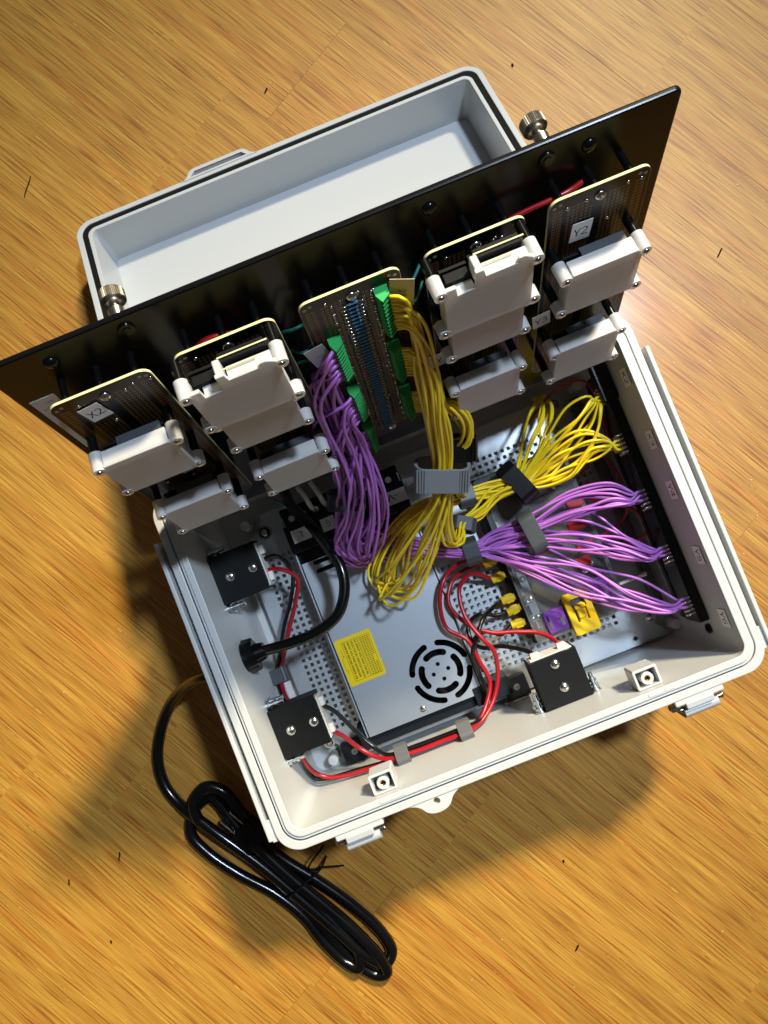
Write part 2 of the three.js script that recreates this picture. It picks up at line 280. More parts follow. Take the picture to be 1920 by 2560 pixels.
// ---------- black steel boxes bolted to the case walls ----------
function steelBox(label, at, turn) {
  const o = thing('terminal_box', label, 'terminal box', at, 'black steel boxes bolted inside the case walls'); o.rotation.y = turn;
  // local: wall at x = 0, box reaches out to +x
  part(o, 'cover', [bx(42, 1.6, 42, 21.5, 0, 0, 0.5), bx(42, 26, 1.6, 21.5, -13, -20.4, 0.5), bx(42, 26, 1.6, 21.5, -13, 20.4, 0.5), bx(1.6, 30, 40, 1.2, -15, 0)], blackPowder);
  part(o, 'backing_plate', [bx(1.2, 24, 37, 43.4, -13.5, 0, 0.3), bx(38, 20, 34, 20, -14, 0), bx(4, 8, 8, 45.6, -12, -12, 1), bx(4, 8, 8, 45.6, -12, 12, 1)], ceramic);
  for (const x of [14.5, 35]) { const s = part(o, 'cover_screw', [dome(4.4, 2.7, x, 0.7, 0)], steel); part(s, 'screw_recess', [bx(3.4, 0.5, 0.9, x, 3.25, 0), bx(0.9, 0.5, 3.4, x, 3.25, 0)], darkSteel); }
  for (const z of [-25, 25]) part(o, 'bolt', [cyl(1.9, 15, 8, -8, z, 'x', 1.9, 12), cyl(3.9, 3.2, 2.6, -8, z, 'x', 3.9, 6), cyl(4.8, 0.9, 0.9, -8, z, 'x', 4.8, 20), cyl(3.4, 2.6, 9.5, -8, z, 'x', 3.4, 6), cyl(1.9, 13, 8, -17, z + Math.sign(z) * 1.5, 'x', 1.9, 12), cyl(3.6, 3, 3, -17, z + Math.sign(z) * 1.5, 'x', 3.6, 6)], zinc);
  return o;
}
steelBox('black steel box with two dome screws on left wall beside the power cable entry', [-187.3, 101, -70.5], 0);
steelBox('black steel box with two dome screws on left wall near front corner', [-186.8, 101, 68.5], 0);
steelBox('black steel box with two dome screws on the front wall beside the clamp bar', [53.3, 101, 133.2], PI / 2);

// ---------- cable gland in the left wall ----------
const gland = thing('cable_gland', 'black hexagonal cable gland where the mains cable enters the left wall', 'cable gland', [-184, 100, -2]);
part(gland, 'nut', [cyl(15, 9, 3.5, 0, 0, 'x', 14, 6), cyl(13, 5, -1, 0, 0, 'x', 13, 24)], blackPlastic);
part(gland, 'collar', [cyl(9, 9, 11, 0, 0, 'x', 7, 20)], blackPlastic);

// ---------- fuse block ----------
const fuse = thing('fuse_block', 'clear covered fuse block with purple and yellow blade fuses beside power supply', 'fuse block');
{
  part(fuse, 'base', [bx(90, 12, 162, 96, 25, 9, 2), bx(10, 16, 150, 52, 27, 8, 1)], blackPlastic);
  for (const [z, l] of [[-52, 26], [-22, 26], [18, 30], [50, 26]]) part(fuse, 'fuse_bay', [bx(34, 5, l, 96, 34, z, 1.5)], blackPlastic);
  part(fuse, 'busbar', [bx(7, 2, 140, 63, 33, 8), ...[-50, -30, -10, 10, 30, 50, 68].map((z) => dome(3.2, 2.4, 63, 34, z)), ...[-40, -20, 0, 20, 40].map((z) => dome(3, 2.2, 128, 33, z))], zinc);
  const lidShape = rrect(new THREE.Shape(), 44, 80, 4, 97, -9);
  part(fuse, 'clear_cover', [flat(lidShape, 43, 1.6, 0.5), bx(1.4, 12, 156, 53.5, 37.4, 9), bx(1.4, 12, 156, 140.4, 37.4, 9), bx(86, 12, 1.4, 97, 37.4, 88)], clearPlastic);
  const blade = (name, x, z, mat) => { const f = part(fuse, name, [bx(19, 9, 21, x, 43.5, z, 1.2), bx(13, 3, 6, x, 49, z - 4, 0.8)], mat); part(f, 'element_window', [bx(3, 0.4, 9, x - 5.5, 48.2, z + 2), bx(3, 0.4, 9, x + 5.5, 48.2, z + 2)], darkSteel); return f; };
  blade('blade_fuse', 75.5, 74, fusePurple); blade('blade_fuse', 122, 62, fusePurple);
  const yf = part(fuse, 'blade_fuse', [ (() => { const s = rrect(new THREE.Shape(), 12, 19.5, 3, 99, -75); const h = rrect(new THREE.Path(), 6.5, 4.2, 1, 99, -66); s.holes.push(h); for (const x of [94.2, 103.8]) s.holes.push(rrect(new THREE.Path(), 0.8, 6, 0.5, x, -77)); return flat(s, 45, 6.5, 0.7); })(), bx(8, 4, 14, 99, 52, 73, 1.2), bx(10, 3, 4, 99, 54, 69, 1)], crimpYellow); yf.userData.label = 'yellow blade fuse with a spring tab';
    for (const [x, z] of [[126, 22], [126, 2], [132, -18], [118, 34]]) part(fuse, 'red_fuse', [bx(16, 8, 9, x, 42, z, 1)], fuseRed);
  for (const [x, z] of [[118, 42], [74, -2], [120, -40]]) part(fuse, 'cover_screw', [dome(3.6, 2, x, 44.8, z)], steel);
  part(fuse, 'lever', [cyl(1.6, 26, 155, 41, 66, 'x', 1.6, 10), cyl(2.1, 10, 163, 41, 66, 'x', 2.1, 10)], whitePlastic);
}

// ---------- black connector strip with solder pins along the right wall ----------
const strip = thing('connector_strip', 'black connector strip with rows of shiny solder pins along right wall', 'connector strip');
part(strip, 'housing', [bx(9, 34, 226, 181.5, 86, -2, 1.5), bx(4, 8, 222, 178, 66, -2, 1), bx(13, 10, 60, 179, 104, -118, 1)], blackPlastic);
part(strip, 'cable_duct', [bx(10, 10, 210, 171, 30, -4, 3)], M({ color: rgb(0.05, 0.05, 0.05), roughness: 0.5 }));
const PINS = {};
for (const [k, z0, z1] of [['X2', -100, -90], ['X3', -58, -45], ['Y4', -8, 5], ['Y5', 42, 53], ['Y6', 88, 100]]) {
  PINS[k] = []; for (let i = 0; i < 10; i++) { const z = z0 - 1 + (z1 - z0 + 2) * ((i % 5) / 4), y = i < 5 ? 103 : 96.5; PINS[k].push(V3(174.5, y, z + (i < 5 ? 0 : 1.2))); const p = part(strip, 'solder_pin', [cyl(1.05, 5, 174.5, y, z + (i < 5 ? 0 : 1.2), 'x', 1.05, 8), dome(1.3, 1.4, 172.2, y, z + (i < 5 ? 0 : 1.2), '-x')], steel); }
}
PINS.X1 = []; for (let i = 0; i < 8; i++) PINS.X1.push(V3(140 + (i % 4) * 3.2, 32 - (i > 3 ? 6 : 0), -121));

// ---------- black front panel standing up at the back of the case ----------
const TILT = 0.2907, PO = [-2, 150, -129.7];
const Pn = V3(0, Math.sin(TILT), Math.cos(TILT)), Pv = V3(0, Math.cos(TILT), -Math.sin(TILT));
const PP = (s, h, d) => V3(PO[0] + s, PO[1], PO[2]).addScaledVector(Pv, h).addScaledVector(Pn, d);
function onPanel(name, label, category, s, h, d, group) { const p = PP(s, h, d), o = thing(name, label, category, [p.x, p.y, p.z], group); o.rotation.x = -TILT; return o; }
const panel = onPanel('front_panel', 'large glossy black panel standing upright behind the circuit boards', 'panel', 0, 0, 0);
{
  const s = rrect(new THREE.Shape(), 185.6, 133, 4, 0, 107.5);
  part(panel, 'plate', T(ext(s, 3.6, 1.1), 0, 0, -3.6), panelBlack);
  for (const x of [-113, 116]) {
    const k = part(panel, 'thumbscrew', [cyl(4.4, 7, x, 233, -7, 'z', 3.6), cyl(2.5, 8, x, 233, -12, 'z'), cyl(6.2, 6, x, 233, -19, 'z', 6.2, 40), cyl(4.6, 2, x, 233, -15, 'z', 4.6)], nickel);
    const ribs = []; for (let i = 0; i < 40; i++) { const a = i * 2 * PI / 40; ribs.push(T(bx(0.6, 0.6, 5.6).rotateZ(a + PI / 4), x + 6.2 * Math.cos(a), 233 + 6.2 * Math.sin(a), -19)); }
    part(k, 'knurling', ribs, nickel);
  }
  for (const [x, y] of [[138, 227], [-153.7, 228], [52, 228]]) part(panel, 'panel_screw', [dome(4.2, 2.6, x, y, 0, 'z')], blackPlastic);
  for (const [x, y] of [[115, 229.5], [-111.5, 230.5]]) part(panel, 'bushing', [cyl(4.6, 1.4, x, y, 0.6, 'z', 4.2), cyl(2.6, 2.6, x, y, 0.6, 'z', 2.2)], blackPlastic);
  const lm = part(panel, 'panel_label', T(card(14, 62), -173.8, 173, 0.15), M({ roughness: 0.6, color: rgb(1, 1, 1), map: canvas(140, 620, (c) => { c.fillStyle = '#c9c4c4'; c.fillRect(0, 0, 140, 620); c.fillStyle = '#3a3638'; c.font = '26px monospace'; c.fillText('A00', 62, 60); c.fillText('X17 X1', 22, 118); }) }));
  lm.userData.label = 'white paper strip with small printed text';
}
// board front: black mask with gold ringed holes
const boardTex = canvas(560, 1850, (c, W, H) => {
  c.fillStyle = '#0b0b0c'; c.fillRect(0, 0, W, H); const P = 25.4;
  c.lineWidth = 2; c.strokeStyle = '#3b3733'; c.strokeRect(26, 90, 508, H - 180);
  for (let r = 0; r < 66; r++) for (let k = 0; k < 20; k++) {
    const x = W / 2 + (k - 9.5) * P, y = 92 + r * P; if (k === 9 || k === 10 || ((r < 2) && k > 7 && k < 12)) continue;
    const rail = k < 2 || k > 17; if (k === 2 || k === 17) { c.fillStyle = '#4a4644'; c.font = '14px sans-serif'; c.fillText(String(r + 1), x - 7, y + 4); continue; }
    c.fillStyle = rail ? '#8a6238' : '#ad8340'; if (rail) c.fillRect(x - 9, y - 7, 18, 14); else { c.beginPath(); c.arc(x, y, 7.8, 0, 7); c.fill(); }
    c.fillStyle = '#050505'; c.beginPath(); c.arc(x, y, rail ? 4.2 : 4.9, 0, 7); c.fill();
  }
  c.strokeStyle = '#6b4a2e'; c.lineWidth = 4; for (const k of [-9.95, -8.05, 8.05, 9.95]) { c.beginPath(); c.moveTo(W / 2 + k * P, 80); c.lineTo(W / 2 + k * P, H - 90); c.stroke(); }
  c.fillStyle = '#8f8f90'; for (const [x, y] of [[30, 52], [62, 40], [530, 52], [498, 40]]) { c.beginPath(); c.arc(x, y, 11, 0, 7); c.fill(); }
});
const boardMask = M({ map: boardTex, roughness: 0.28, specularIntensity: 0.5 })
const mattBlack = M({ color: rgb(0.005, 0.005, 0.0055), roughness: 0.6, specularIntensity: 0.3 });
const bevelShape = (w, h, r) => rrect(new THREE.Shape(), w, h, r);
function board(label, s, labels = []) {
  const o = onPanel('circuit_board', label, 'circuit board', s - 0.5, 126, 0, 'circuit boards standing off the black panel');
  part(o, 'substrate', T(ext(bevelShape(28, 92.5, 6), 1.5), 0, 0, 16.3), boardEdge);
  const g = ext(bevelShape(27.75, 92.25, 5.8), 0.2), uv = g.attributes.uv, p = g.attributes.position; for (let i = 0; i < p.count; i++) uv.setXY(i, p.getX(i) / 56 + 0.5, p.getY(i) / 185 + 0.5);
  part(o, 'solder_mask', T(g, 0, 0, 17.8), boardMask);
  for (const [x, y] of [[-19.5, 85.5], [0, 85.5], [19.5, 85.5], [-19.5, -85.5], [0, -85.5], [19.5, -85.5]]) part(o, 'standoff', [cyl(2.0, 16.3, x, y, 8.15, 'z', 2.0, 14)], blackPlastic);
  for (const y of [84, -84]) { const k = part(o, 'screw', [dome(3.3, 1.9, 0.5, y, 18, 'z')], steel); part(k, 'screw_recess', [bx(3.2, 0.8, 0.3, 0.5, y, 19.85), bx(0.8, 3.2, 0.32, 0.5, y, 19.85)], darkSteel); }
  part(o, 'solder_blobs', Array.from({ length: 10 }, (_, i) => dome(rr(0.7, 1.2), 0.9, rr(-26, 26), i < 4 ? rr(82, 86) : rr(-80, 70), 18, 'z')), steel);
  for (const [t, x, y, a] of labels) { const m = part(o, 'paper_label', T(card(12, 15).rotateZ(a), x, y, 18.9), paperText(t, 120, 150, 84, '#fbfbfb')); m.userData.label = 'white paper label reading ' + t; }
  return o;
}
board('perforated black circuit board labelled X2 beside the panel paper strip', -138, [['X2', -10, 75, 0.14], ['X4', 3, -20, 0.2]]);
board('perforated black circuit board behind three covers between the X2 board and terminal board', -69);
const mid = board('black circuit board with blue resistors and green terminal blocks', 0);
board('perforated black circuit board behind three covers, label Y at its edge', 69, [['Y', -27, -15, 0.1]]);
board('perforated black circuit board labelled Y2 at panel end without terminal blocks', 138, [['Y2', -8, 61.5, -0.06], ['Y3', -26, -17, 0.1]]);

// centre board: green terminal blocks and rows of blue resistors
const BLOCKS = { R: [209, 153.5, 95.2], L: [181, 122, 67] };
for (const side of ['R', 'L']) for (const hT of BLOCKS[side]) {
  const q = side === 'R' ? 1 : -1, s = poly([[-3.9, 0], [3.9, 0], [3.4, 6], [-1.6, 9.6], [-3.9, 4.6]]), core = poly([[-3.9, 0], [2.2, 0], [1.9, 4.6], [-2.3, 7.9], [-3.9, 4.6]]);
  const put = (shape, len, from) => T(ext(shape, len, len > 3 ? 0.2 : 0).rotateX(PI / 2), q * 15.8, hT - 126 - from, 18);   // profile in x and z, length downwards
  const b = part(mid, 'terminal_block', put(core, 36.6, 0.2), greenBlock), walls = [put(s, 1.8, 0)];
  for (let k = 0; k < 10; k++) walls.push(put(s, k === 9 ? 1.8 : 1.1, 4.1 + k * 3.45));
  part(b, 'partition', walls, greenBlock);
}
{
  const leads = [], blue = [];
  for (let r = 0; r < 46; r++) {
    const y = 80 - r * 3.5; blue.push([rr(-0.5, 0.5) - 0.4 - r * 0.03, y]);
  }
  for (const [x, y] of blue) {
    const pts = [V3(-3.1, 0, 0), V3(-2.6, 1.05, 0), V3(-1.6, 1.05, 0), V3(-1.2, 0.85, 0), V3(1.2, 0.85, 0), V3(1.6, 1.05, 0), V3(2.6, 1.05, 0), V3(3.1, 0, 0)].map((p) => new THREE.Vector2(Math.max(0.01, p.y), p.x));
    part(mid, 'resistor', T(new THREE.LatheGeometry(pts, 8).rotateZ(PI / 2), x, y, 19.4), resistorBlue);
    leads.push(tube([[x - 3, y, 19.4], [x - 5, y + 0.4, 20.2], [x - 7.2, y + 0.2, 18]], 0.3, 6, 5), tube([[x + 3, y, 19.4], [x + 5, y + 0.4, 20.2], [x + 7.2, y + 0.2, 18]], 0.3, 6, 5));
  }
  const lm = part(mid, 'resistor_leads', leads, steel); lm.userData.kind = 'stuff';
  const sb = []; for (let r = 0; r < 60; r++) for (const x of [-11.5, 11]) if (rnd() < 0.75) sb.push(dome(rr(0.6, 1.0), rr(0.6, 1.1), x + rr(-0.3, 0.3), 82 - r * 2.7, 18, 'z'));
  const sm = part(mid, 'solder_joints', sb, steel); sm.userData.kind = 'stuff';
  const tg = part(mid, 'paper_flag', [T(card(13, 24).rotateZ(-0.12).rotateY(-0.35), 26, 76, 22)], paperText(['WW', 'WW'], 120, 200, 24, '#cfc5a4')); tg.userData.label = 'cream paper flag at the terminal block';
  part(mid, 'paper_flag', [T(card(12, 20).rotateZ(0.2), -27, 44, 19.5)], paperText('Y17', 120, 200, 22, '#c3bfc6'));
}
// ---------- translucent printed covers over the modules ----------
function cover(label, s, hT, hB, tall, group) {
  const cs = s - 2.5, o = onPanel('module_cover', label, 'printed cover', cs, (hT + hB) / 2, 0, group), H = (hT - hB) / 2, w = tall ? 26 : 23, dF = tall ? 42 : 40;
  let face;
  if (tall) face = poly([[-w + 3, -H - 3.2], [w - 3, -H - 3.2], [w - 1.6, -H + 2], [w - 1.6, H + 3], [w - 7, H + 7], [w - 10, H + 7], [w - 10, H + 3.4], [-1.5, H + 3.4], [-2.5, H + 9], [-7, H + 9], [-7, H - 3], [-17, H - 4], [-17.5, H + 3], [-w + 1.6, H + 3], [-w + 1.6, -H + 2]]);
  else face = poly([[-w + 3, -H - 2.6], [w - 3, -H - 2.6], [w - 1.4, -H + 1], [w - 1.4, H - 2], [w - 4, H + 3], [-w + 4, H + 3], [-w + 1.4, H - 2], [-w + 1.4, -H + 1]]);
  part(o, 'face', T(ext(face, 2.6, 0.5), 0, 0, dF - 2.6), printed);
  const top = tall ? [bx(24, 1.8, 6, 10.5, H + 2.2, dF - 5.4, 0.4), bx(10, 1.6, 5, -12, H - 5, dF - 4.6, 0.4), bx(4, 11, 9, -4.6, H + 3, dF - 6.5, 0.8)] : [bx(2 * w - 8, 2.2, 8, 0, H + 1.8, dF - 6.2, 0.4)];
  part(o, 'wall', [...top, bx(2.2, 2 * H, 8, -w + 2.8, 0, dF - 6.2, 0.4), bx(2.2, 2 * H, 8, w - 2.8, 0, dF - 6.2, 0.4), bx(2 * w - 6, 2.2, 8, 0, -H - 1.3, dF - 6.2, 0.4)], printed);
  for (const x of [-w, w]) for (const y of [H, -H]) {
    const len = y > 0 ? 12 : 8, e = part(o, 'ear', [cyl(3.9, len, x, y, dF - len / 2 + 0.3, 'z', 3.7, 20)], printed);
    part(e, 'screw', [dome(2.1, 1.4, x, y, dF + 0.3, 'z')], steel);
    part(o, 'standoff', [cyl(2.7, dF - len - 18, x, y, (dF - len + 18) / 2, 'z', 2.7, 6)], blackPlastic);
  }
  const m = part(o, 'module_board', [bx(2 * w - 11, 2 * H - 1, 6, 0, -0.5, dF - 10, 0.4), bx(2 * w - 9, 2 * H + 2, 1.6, 0, -1, dF - 14.5)], mattBlack);
  if (tall) { part(m, 'board_edge', [bx(27, 0.5, 0.8, 10, H + 6.2, dF - 12.5), bx(18, 0.4, 0.6, 6, H + 4.4, dF - 6.5)], boardEdge); part(m, 'socket', [bx(30, 6, 5, 9, H - 1, dF - 14, 0.5)], mattBlack); part(m, 'light_chip', [bx(4.6, 4.6, 1.6, -11.5, H - 7, dF - 6, 0.3), cyl(1.3, 0.5, -11.5, H - 7, dF - 5, 'z')], M({ color: rgb(0.55, 0.42, 0.12), roughness: 0.3 })); part(o, 'connector_shell', [bx(25, 5, 6, 9, H + 3, dF - 13, 0.6)], mattBlack); }
  else part(m, 'pin_header', [bx(26, 3, 8, 4, H + 0.4, dF - 12)], clipDark);
  return o;
}
const G1 = 'translucent printed covers screwed over the circuit boards';
cover('small white printed cover below the X2 label', -138, 177.5, 143, 0, G1);
cover('small white printed cover at bottom of the X2 board, touching the case rim', -138, 92, 57.5, 0, G1);
cover('notched white printed cover at top of the board between X2 and purple wires', -69, 214.5, 178.5, 1, G1);
cover('white printed cover tucked under the notched cover beside the purple wires', -69, 173.5, 141, 0, G1);
cover('small white printed cover at board bottom beside the purple wires', -69, 93, 60.5, 0, G1);
cover('notched white printed cover at top of the board beside the yellow wires', 69, 214.5, 178.5, 1, G1);
cover('white printed cover tucked under the notched cover beside the yellow wires', 69, 175, 145, 0, G1);
cover('small white printed cover at board bottom beside the yellow wires', 69, 98.8, 64, 0, G1);
cover('small white printed cover below the Y2 label', 138, 178.4, 146, 0, G1);
cover('small white printed cover below the Y3 label at the case rim', 138, 94.7, 60, 0, G1);

// ---------- bundled signal wires ----------
function clip(label, at, along, wide, w, t, len, mat) {     // ribbed snap clip: wires run through it along 'along'
  const o = thing('cable_clip', label, 'cable clip', at, 'ribbed plastic cable clips'), z = V3(...along).normalize(), x = V3(...wide), y = z.clone().cross(x).normalize(); x.copy(y).cross(z);
  o.quaternion.setFromRotationMatrix(new THREE.Matrix4().makeBasis(x, y, z));
  const s = rrect(new THREE.Shape(), w / 2, t / 2, t * 0.38), h = rrect(new THREE.Path(), w / 2 - 2.2, t / 2 - 2, t * 0.25); s.holes.push(h);
  part(o, 'loop', T(ext(s, len, 0.4), 0, 0, -len / 2), mat);
  const ribs = []; for (const k of [-1, 1]) for (let i = 0; i < (w > 25 ? 4 : 3); i++) ribs.push(T(cyl(0.8, len - 1, 0, 0, 0, 'z', 0.8, 8), k * (w / 2 - 1.6 - i * 1.9), t / 2 - 0.1 - (i === 0 ? 1 : 0), 0)); for (let i = -1; i <= 1; i++) ribs.push(T(cyl(0.85, len - 1, 0, 0, 0, 'z', 0.85, 8), w / 2 - 0.1, i * 2, 0), T(cyl(0.85, len - 1, 0, 0, 0, 'z', 0.85, 8), -w / 2 + 0.1, i * 2, 0));
  part(o, 'ribs', ribs, mat); return o;
}
const perp = (t) => { const a = V3(t.z, 0, -t.x); if (a.length() < 1e-3) a.set(1, 0, 0); a.normalize(); return [a, t.clone().cross(a).normalize()]; };
function bundlePath(stations, off, jit, twist, wide = 1, tall = 1) {
  return stations.map((p, i) => {
    const c = V3(p[0], p[1], p[2]), a = stations[Math.max(0, i - 1)], b = stations[Math.min(stations.length - 1, i + 1)], t = V3(b[0] - a[0], b[1] - a[1], b[2] - a[2]).normalize(), [e1, e2] = perp(t), r = p[3] ?? 5, w = twist * i;
    const u = off[0] * Math.cos(w) - off[1] * Math.sin(w), v = off[0] * Math.sin(w) + off[1] * Math.cos(w);
    return c.addScaledVector(e1, wide * (r * u + jit * r * rr(-1, 1))).addScaledVector(e2, tall * (r * v + jit * r * rr(-1, 1)));
  });
}
const disc = (i, n) => { const r = Math.sqrt((i + 0.5) / n), a = i * 2.39996; return [r * Math.cos(a), r * Math.sin(a)]; };
const yA = [[24, 350, -165, 4], [27, 322, -155, 6], [27, 284, -138, 8], [25, 240, -114, 9], [23, 205, -93, 8], [19, 190, -79, 7]];
const yLoop = [[13, 176, -65, 8], [-2, 152, -49, 14], [-25, 118, -27, 20], [-49, 80, -9, 18], [-54, 64, -18, 14], [-29, 72, -48, 12], [1, 84, -62, 8], [33, 88, -61, 5], [62, 82, -57, 7], [84, 78, -54, 6]];
const yHook = [[16, 176, -64, 7], [11, 152, -47, 7], [10, 128, -31, 7], [17, 116, -29, 6], [25, 108, -39, 5], [42, 98, -43, 8], [61, 88, -52, 9], [84, 80, -54, 7]];
const ySide = [[37, 235, -119, 5], [46, 215, -107, 6], [44, 195, -95, 6], [36, 186, -92, 5], [32, 165, -83, 5], [34, 120, -68, 5], [38, 92, -60, 4], [62, 82, -57, 7], [84, 78, -54, 6]];
const yFan = { X1: [[99, 80, -64, 7], [113, 84, -78, 12], [128, 74, -96, 11], [140, 50, -112, 6]], X2: [[103, 82, -56, 8], [129, 92, -70, 15], [152, 104, -84, 11], [166, 106, -93, 5]], X3: [[100, 78, -47, 8], [126, 88, -52, 16], [150, 98, -58, 13], [164, 102, -54, 5]] };
const pA = [[-27, 330, -161, 5], [-34, 318, -158, 8], [-37, 288, -148, 11], [-39, 252, -137, 13], [-39, 216, -123, 15], [-39, 180, -103, 17]];
const pLoop = [[-45, 138, -84, 22], [-58, 98, -63, 24], [-63, 68, -50, 14], [-47, 62, -53, 9], [-22, 60, -41, 6], [-1, 60, -26, 6], [24, 62, -15, 6]];
const pLeft = [[-57, 130, -89, 8], [-76, 86, -65, 5], [-83, 60, -47, 4], [-69, 56, -38, 3], [-48, 58, -35, 3], [-13, 60, -26, 4], [24, 62, -14, 5]];
const pFan = { Y4: [[51, 64, -16, 7], [82, 74, -15, 8], [120, 92, -18, 14], [150, 102, -13, 10], [165, 102, -5, 6]], Y5: [[49, 64, -9, 7], [81, 72, -4, 10], [116, 86, 8, 19], [142, 94, 30, 14], [162, 100, 45, 6]], Y6: [[42, 62, -4, 6], [70, 72, 14, 13], [105, 82, 44, 19], [137, 92, 74, 14], [163, 100, 91, 6]] };
function wires(name, color, mat, side, A, paths, fans, counts, order, radius) {
  const ends = []; for (const k of Object.keys(fans)) for (let i = 0; i < order[k]; i++) ends.push([k, i]);
  let n = 0; const total = ends.length, q = side === 'R' ? 1 : -1;
  BLOCKS[side].forEach((hT, b) => {
    for (let i = 0; i < counts[b]; i++, n++) {
      const off = disc((n * 7) % total, total), h = hT - 3 - i * 3.5 * 10 / Math.max(10, counts[b]);
      const start = [PP(q * 18.5, h, 24), PP(q * 24, h, 26 + rr(0, 3))];
      const use = paths[b][n % paths[b].length];
      const skip = A.filter((p) => p[1] < start[1].y - 14 && (use !== ySide || p[1] > 250));
      const [k, j] = ends[(n * 5 + b) % total];
      const mids = bundlePath([...skip, ...use], off, 0.11, 0.2), fan = bundlePath(fans[k], disc(j, order[k]), 0.25, 0.04, 1.45, 0.6), pin = PINS[k][j % PINS[k].length];
      const pts = [...start, ...mids, ...fan, V3(pin.x - 5, pin.y, pin.z), V3(pin.x, pin.y, pin.z)];
      const where = { X1: 'into the dark back corner', X2: 'to the pins under the X2 wall label', X3: 'to the pins under the X3 wall label', Y4: 'to the pins under the Y4 wall label', Y5: 'to the pins under the Y5 wall label', Y6: 'to the pins under the Y6 wall label' }[k];
      solo(name, 'thin ' + color + ' wire from a green terminal block ' + where, 'wire', tube(pts, radius, 130, 8), mat, color + ' wires running ' + where);
    }
  });
}
wires('yellow_wire', 'yellow', yellowWire, 'R', yA, [[yLoop, yHook], [yLoop, yHook, yLoop], [ySide]], yFan, [11, 10, 9], { X1: 8, X2: 11, X3: 11 }, 1.2);
wires('purple_wire', 'purple', purpleWire, 'L', pA, [[pLoop, pLoop, pLeft, pLoop], [pLoop, pLoop, pLoop, pLeft], [pLoop]], pFan, [11, 10, 9], { Y4: 10, Y5: 10, Y6: 10 }, 1.2);
clip('large grey ribbed clip hanging on the yellow wire bundle', [19, 187, -79], [-0.33, -0.5, 0.8], [0.93, 0, 0.34], 40, 25, 19, clipGrey);
clip('black ribbed clip hanging behind the large grey clip', [37, 186, -93], [-0.33, -0.35, 0.9], [0.93, 0, 0.34], 28, 18, 18, clipBlack);
clip('dark ribbed clip on yellow wires below the large grey clip', [38, 90, -61], [1, -0.1, 0.1], [0, 0.1, 1], 22, 16, 14, clipDark);
clip('dark ribbed clip on the hooked yellow wires above the purple wires', [26, 106, -38], [0.5, -0.3, -0.8], [0.8, 0, 0.5], 20, 12, 12, clipDark);
clip('dark ribbed clip hanging on the purple wires beside the terminal labels', [-56, 132, -92], [-0.33, -0.35, 0.9], [0.93, 0, 0.34], 30, 14, 16, clipDark);
clip('dark ribbed clip where the purple loops lie on the power supply', [-42, 60, -51], [1, 0, 0.3], [-0.3, 0, 1], 22, 12, 15, clipDark);
clip('dark ribbed clip gathering purple wires at the edge of the power supply', [27, 62, -13], [1, 0.05, 0.05], [0, 0, 1], 24, 19, 14, clipDark);
clip('black ribbed clip fanning out the yellow wires above the fuse block', [85, 79, -54], [0.9, 0.05, -0.35], [0.35, 0, 0.9], 38, 20, 16, clipBlack);
clip('slate ribbed clip fanning out the purple wires above the fuse block', [82, 73, -9], [1, 0.1, -0.1], [0.1, 0, 1], 38, 22, 14, clipDark);
clip('dark ribbed clip on red and black wires at the left wall', [-180, 42, 29], [0, 0.2, 1], [1, 0, 0], 20, 10, 14, clipDark);
clip('grey ribbed clip on the front wall beside the brass boss', [-95, 80, 126.5], [1, 0, 0], [0, 0.6, 0.8], 18, 12, 12, clipSlate);
clip('grey ribbed clip on the front wall between the clamp bar ends', [-37, 82, 126.5], [1, 0, 0], [0, 0.6, 0.8], 18, 12, 12, clipSlate);

// ---------- thick power wires ----------
const power = (name, label, pts, mat, r = 2) => solo(name, label, 'wire', tube(pts, r, 110, 12), mat);
power('red_wire', 'thick red wire from front-left steel box looping to a yellow crimp', [[-149, 92, 78], [-138, 82, 91], [-129, 74, 109], [-119, 76, 120], [-107, 80, 126], [-94, 82, 127], [-80, 82, 128], [-59, 82, 128], [-37, 82, 128], [-24, 72, 127], [-11, 62, 117], [-1, 58, 101], [-3, 60, 81], [-6, 60, 59], [-19, 58, 43], [-16, 60, 19], [-4, 58, 1], [17, 45, -6], [34, 33, 4]], redWire);
power('black_wire', 'thick black wire from front-left steel box to a yellow crimp', [[-147, 92, 55], [-136, 82, 70], [-127, 72, 94], [-118, 72, 112], [-107, 78, 123], [-95, 79, 124], [-80, 79, 124.5], [-59, 79, 125], [-37, 79, 125], [-21, 70, 126], [-8, 60, 117], [-7, 57, 93], [-6, 61, 72], [2, 64, 61], [13, 60, 48], [27, 46, 43], [37, 32, 42]], blackWire);
power('red_wire', 'thick red wire from under front-left steel box to a crimp by the purple wires', [[-176, 86, 88], [-177, 78, 100], [-175, 66, 116], [-166, 64, 125], [-150, 68, 128.5], [-129, 74, 129], [-108, 78, 129.5], [-95, 77, 129], [-80, 77, 129.5], [-59, 77, 129.5], [-37, 80, 129.5], [-20, 70, 127], [-4, 62, 116], [8, 60, 97], [12, 66, 75], [7, 68, 63], [0, 64, 38], [5, 58, 14], [21, 46, 7], [36, 32, 19]], redWire);
power('black_wire', 'thick black wire hugging the front-left corner of the case', [[-178, 82, 88], [-180, 70, 102], [-182, 56, 117], [-179, 50, 126], [-166, 54, 129], [-139, 62, 129.5], [-111, 70, 130], [-95, 73, 129], [-80, 73, 129.5], [-59, 73, 129.5], [-37, 75, 129], [-22, 66, 126], [-12, 52, 121]], blackWire);
power('red_wire', 'thick red wire from front wall steel box across the perforated plate', [[60, 84, 95], [65, 78, 91], [64, 66, 85], [56, 60, 77], [38, 58, 69], [16, 57, 61], [-1, 54, 46], [-9, 54, 24], [1, 50, 7], [16, 42, 2], [34, 33, 3]], redWire);
